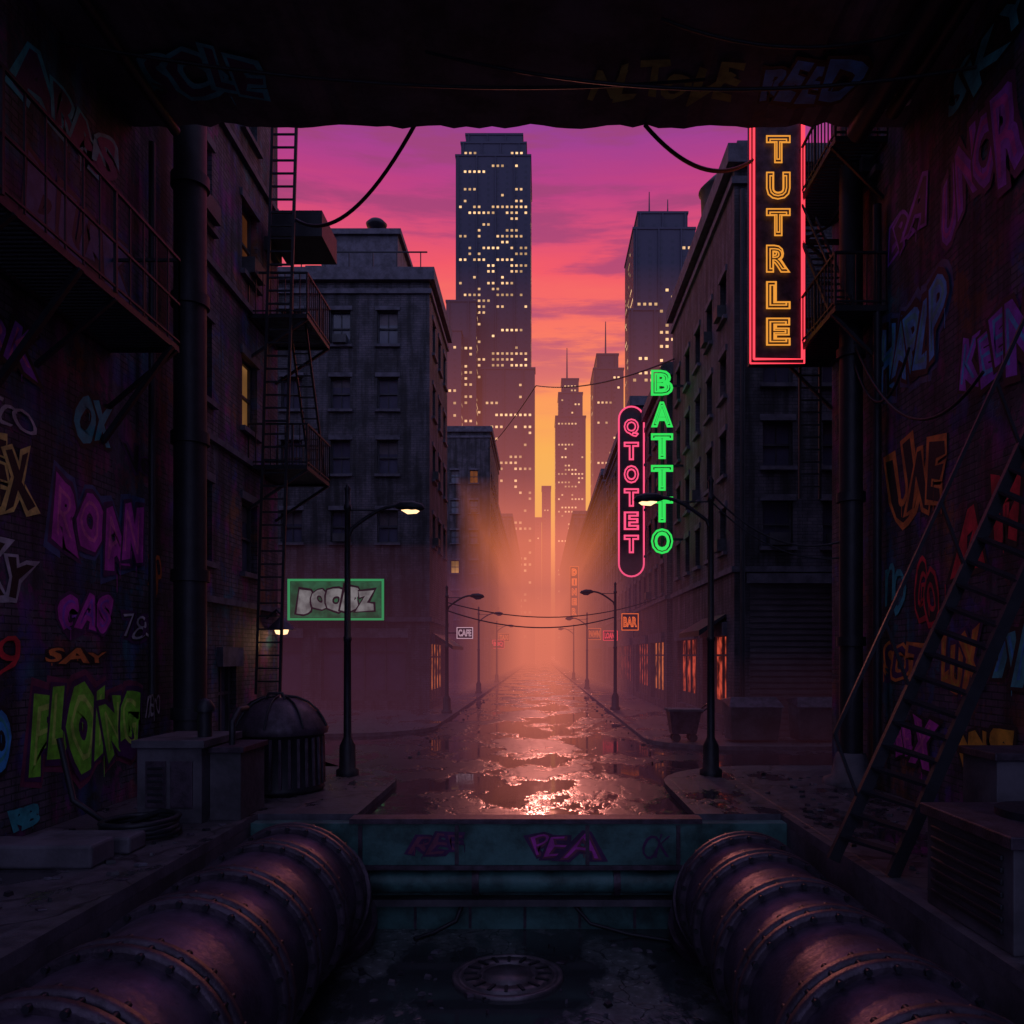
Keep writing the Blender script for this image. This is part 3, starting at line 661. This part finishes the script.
# ------------------------------------------------------------------ cables
def cable(a,b,sag,r=.03):
    g=MB(); a=V(a);b=V(b); g.tube([a.lerp(b,i/20)-V((0,0,sag*4*(i/20)*(1-i/20))) for i in range(21)],r,'metal',6); g.obj('cable')
cable((-2.4,15.9,13.7),(-6.9,22.6,15.3),.9,.045)
cable((2.1,16.0,13.6),(5.2,19.1,14.9),.6,.045)
cable((-2,14,13.55),(7.2,13.2,12.7),.5); cable((-8,13.3,13.2),(3,14.6,13.5),.4); cable((6.8,13,13.4),(2,13.2,13.5),.5)
cable((-.3,60,23.2),(6.7,40,17.8),.6,.04); cable((-6,93,27),(-.3,60,23.2),.3,.04)
cable((-4.6,39.5,5.2),(3.95,42,5.0),.7,.035); cable((-4.6,39.5,5.6),(6.6,45,6.2),.9,.03)
cable((4.1,19.2,6.9),(6.92,17.8,5.6),.6,.025); cable((4.1,19.2,6.7),(6.92,17.8,5.2),.5,.02)
cable((6.9,17.6,9.9),(7.2,13,7.6),1.2,.03); cable((6.9,17.6,9.5),(7.2,15.6,9.0),1.0,.03)
# ------------------------------------------------------------------ graffiti
for nme,c in {'purple':(.6,.05,.5),'violet':(.32,.07,.65),'green':(.24,.8,.05),'lime':(.6,.95,.15),'yellow':(.9,.72,.2),'blue':(.05,.38,.8),'orange':(.8,.24,.05),'red':(.75,.03,.05),'pink':(.85,.16,.5),'dkpurple':(.07,.015,.10),'teal2':(.05,.42,.46),'gold':(.8,.42,.04),'ash':(.5,.5,.56),'olive':(.3,.38,.08),'haloblue':(.05,.1,.24),'halored':(.2,.04,.1)}.items(): paint(nme,c)
LO,LU,LN=V((-8.2,0,0)),V((0,1,0)),V((1,0,0))
G=graffiti
G('ROAN',LO,LU,LN,13.2,16.6,4.2,6.3,'purple','dkpurple','pink',1,.13,halo='haloblue'); G('GAS',LO,LU,LN,13.5,15.4,3.25,4.2,'purple','dkpurple','violet',2,.12)
G('FLOING',LO,LU,LN,12.6,16.5,.6,2.75,'green','dkpurple','lime',3,.13,halo='halored')
G('ZEX',LO,LU,LN,11.3,13.1,4.9,6.4,'black','yellow',None,4,.05,jit=.4); G('KY',LO,LU,LN,11.4,13.1,3.5,4.8,'black','ash',None,5,.05,jit=.4)
G('Ves',LO,LU,LN,15.6,17.2,6.5,7.3,'black','dkpurple',None,6,.02); G('783',LO,LU,LN,15.6,17.1,3.1,3.9,'black','dkpurple','ash',7,.02)
G('OX',LO,LU,LN,14.0,15.4,6.7,7.8,'teal2','black',None,8,.06); G('MURK',LO,LU,LN,10.5,13.2,7.1,8.3,'violet','black','pink',9,.08)
G('RB',LO,LU,LN,12.3,13.1,.2,.6,None,'teal2',None,10,-.01); G('SAY',LO,LU,LN,13.2,15.2,2.82,3.15,'orange','black',None,11,.03)
G('ohmy',LO,LU,LN,18.2,19,2,3.2,'teal2',None,None,12,.01)
G('tco',LO,LU,LN,11.6,13.0,6.5,7.0,'ash',None,None,13,-.01); G('nero',LO,LU,LN,16.6,17.2,1.6,2.2,'ash',None,None,14,-.01); G('K9',LO,LU,LN,11.5,12.6,2.6,3.3,'red',None,None,15,-.005)
G('WAVO',LO,LU,LN,10.6,12.4,.8,2.3,'blue','black','teal2',16,.1); G('zip',LO,LU,LN,16.7,17.3,4.2,5.2,'orange',None,None,17,.0); G('DUSK',LO,LU,LN,12.6,16.2,9.6,11.2,'haloblue','black',None,18,.1); G('ARMS',LO,LU,LN,12.2,15.6,11.5,12.9,'dkpurple','teal2',None,19,.05)
RO,RU,RN=V((7.3,0,0)),V((0,-1,0)),V((-1,0,0))
def RW(t,ya,yb,*a,**k): return G(t,RO,RU,RN,-yb,-ya,*a,**k)
RW('HAPLP',14.1,17.5,7.9,10.2,'blue','black','teal2',21,.06,halo='haloblue'); RW('UNOR',11.8,14.6,10.0,12.1,'violet','dkpurple','purple',22,.06)
RW('UNE',14.3,17.0,5.4,7.4,'black','orange',None,23,.05); RW('A',13.0,14.4,4.0,5.6,'red','black',None,24,.14); RW('M',12.0,13.0,4.6,6,'red','black',None,25,.12)
RW('WS',12.2,14.2,.8,1.9,'gold','black',None,26,.1); RW('GO',14.6,15.6,3.5,4.9,'black','red',None,27,.03); RW('KEEN',11.5,14,7.0,8.6,'violet','black','blue',28,.09)
RW('SOT',15,17,2.2,3.3,'dkpurple','orange',None,29,.02); RW('ERA',15.0,16.8,11.0,12.2,'dkpurple','violet',None,30,.03); RW('TIK',11,13,2.1,3.6,'teal2','black','blue',31,.08)
RW('OBEX',14.4,17,.5,1.9,'purple','black','pink',32,.1); RW('no',15.9,16.9,3.8,4.9,'teal2',None,None,33,.0); RW('LUX',13.1,14.6,2.2,3.6,'orange','dkpurple','gold',34,.09); RW('SKY',11.8,14.4,12.3,13.3,'teal2','black',None,35,.04)
CO=V((0,0,13.6)); CU=V((1,0,0)); CN=V((0,0,-1)); CUP=V((0,-1,0))
G('NLToVE',CO,CU,CN,.9,3.7,-15.4,-14.2,'olive',None,None,41,.02,up=CUP); G('REED',CO,CU,CN,4.0,6.0,-15.5,-14.1,'blue','black',None,42,.05,up=CUP)
G('SOLE',CO,CU,CN,-7.4,-5.0,-15.4,-13.8,'dkpurple','teal2',None,43,.02,up=CUP); G('JD',CO,CU,CN,6.3,7.1,-15.6,-14.8,'ash',None,None,44,-.01,up=CUP)
TO,TU,TN=V((0,14.1,0)),V((1,0,0)),V((0,-1,0))
G('REF',TO,TU,TN,-2.4,-1.3,-.62,-.1,'halored','dkpurple',None,51,.0); G('PEA',TO,TU,TN,-.3,1.2,-.66,-.08,'halored','dkpurple','purple',52,.03); G('OK',TO,TU,TN,1.8,2.3,-.6,-.15,'dkpurple',None,None,53,.0)
# ------------------------------------------------------------------ haze volumes (absorption + scattered light put in as the haze's own emission)
def haze(name,prof,x0,x1,dens,col):
    m=bpy.data.materials.new(name); m.use_nodes=True; t=m.node_tree; t.nodes.clear()
    a=N(t,'ShaderNodeVolumeAbsorption'); a.inputs[0].default_value=(0,0,0,1); a.inputs[1].default_value=dens
    e=N(t,'ShaderNodeEmission'); e.inputs[0].default_value=(*col,1); e.inputs[1].default_value=dens
    s=N(t,'ShaderNodeAddShader'); o=N(t,'ShaderNodeOutputMaterial'); t.links.new(a.outputs[0],s.inputs[0]); t.links.new(e.outputs[0],s.inputs[1]); t.links.new(s.outputs[0],o.inputs['Volume'])
    M['hz']=m; g=MB(); yb=-.2; P=[(prof[0][0],yb)]+list(prof)+[(prof[-1][0],yb)]; n=len(P)
    vs=[(x0,y,z) for y,z in P]+[(x1,y,z) for y,z in P]
    g.add(vs,[tuple(range(n)),tuple(range(2*n-1,n-1,-1))]+[(i,n+i,n+(i+1)%n,(i+1)%n) for i in range(n)],'hz')
    g.obj('glow_mist')
haze('glow_mist_low',[(21.3,0.02),(40,8.6),(75,9.2)],-120,120,.015,(.16,.045,.085))
haze('city_glow_haze',[(100,52),(345,56)],-170,170,.0036,(.75,.18,.15))
haze('street_glow',[(58,16),(480,20)],-6.15,6.47,.0085,(1.35,.32,.13))
# ------------------------------------------------------------------ world
w=bpy.data.worlds.new('World'); scene.world=w; w.use_nodes=True; t=w.node_tree; t.nodes.clear()
tc=N(t,'ShaderNodeTexCoord'); s=N(t,'ShaderNodeSeparateXYZ'); t.links.new(tc.outputs['Generated'],s.inputs[0])
mp=N(t,'ShaderNodeMapping'); mp.inputs['Scale'].default_value=(2.2,2.2,17); mp.inputs['Rotation'].default_value=(0,math.radians(4),0); t.links.new(tc.outputs['Generated'],mp.inputs[0])
cn=noise(t,mp.outputs[0],1.6,7,.6)
zz=math_(t,'ADD',s.outputs[2],math_(t,'MULTIPLY',math_(t,'SUBTRACT',cn,.5),.07))
cr=N(t,'ShaderNodeValToRGB'); t.links.new(zz,cr.inputs[0])
st=[(0,(1,.30,.13)),(.08,(1,.42,.09)),(.17,(1,.62,.05)),(.25,(1.0,.50,.05)),(.33,(1.0,.23,.10)),(.43,(.88,.09,.13)),(.50,(.50,.045,.22)),(.57,(.22,.045,.32)),(.68,(.24,.15,.46)),(1,(.26,.25,.50))]
el=cr.color_ramp.elements
el[0].position=0; el[0].color=(*st[0][1],1); el[1].position=1; el[1].color=(*st[-1][1],1)
for p,c in st[1:-1]: e=el.new(p); e.color=(*c,1)
cl=rng(t,cn,.47,.6,0,.75)
band=math_(t,'MULTIPLY',cl,rng(t,s.outputs[2],.26,.38))
sk=mix_(t,band,cr.outputs[0],(.34,.05,.17))
f=rng(t,s.outputs[1],-.15,.6)
sk2=mix_(t,f,(.30,.32,.60),sk)
ns=N(t,'ShaderNodeTexSky'); ns.sky_type='NISHITA'; ns.sun_disc=False; ns.sun_elevation=math.radians(13.5); ns.sun_rotation=math.radians(0)
ad=N(t,'ShaderNodeMix'); ad.data_type='RGBA'; ad.blend_type='ADD'; ad.inputs[0].default_value=.0015
t.links.new(sk2,ad.inputs[6]); t.links.new(ns.outputs[0],ad.inputs[7])
bg=N(t,'ShaderNodeBackground'); bg.inputs[1].default_value=1.0; o=N(t,'ShaderNodeOutputWorld')
t.links.new(ad.outputs[2],bg.inputs[0]); t.links.new(bg.outputs[0],o.inputs[0])
l=bpy.data.lights.new('sun','SUN'); l.energy=.5; l.color=(1,.30,.24); l.angle=math.radians(2.0)
so=bpy.data.objects.new('sun',l); scene.collection.objects.link(so)
d=V((0,-1,-math.tan(math.radians(13.5)))); so.rotation_euler=d.to_track_quat('-Z','Y').to_euler()
# ------------------------------------------------------------------ camera
cam=bpy.data.cameras.new('camera'); co=bpy.data.objects.new('camera',cam); scene.collection.objects.link(co)
co.location=(0,0,3); co.rotation_euler=(math.radians(90),0,0); cam.sensor_width=36; cam.lens=36*800/1024
cam.shift_y=(655-512)/1024; cam.shift_x=-(540-512)/1024; cam.clip_end=4000; cam.clip_start=.05
scene.camera=co
scene.view_settings.view_transform='Standard'; scene.view_settings.look='None'; scene.view_settings.exposure=0
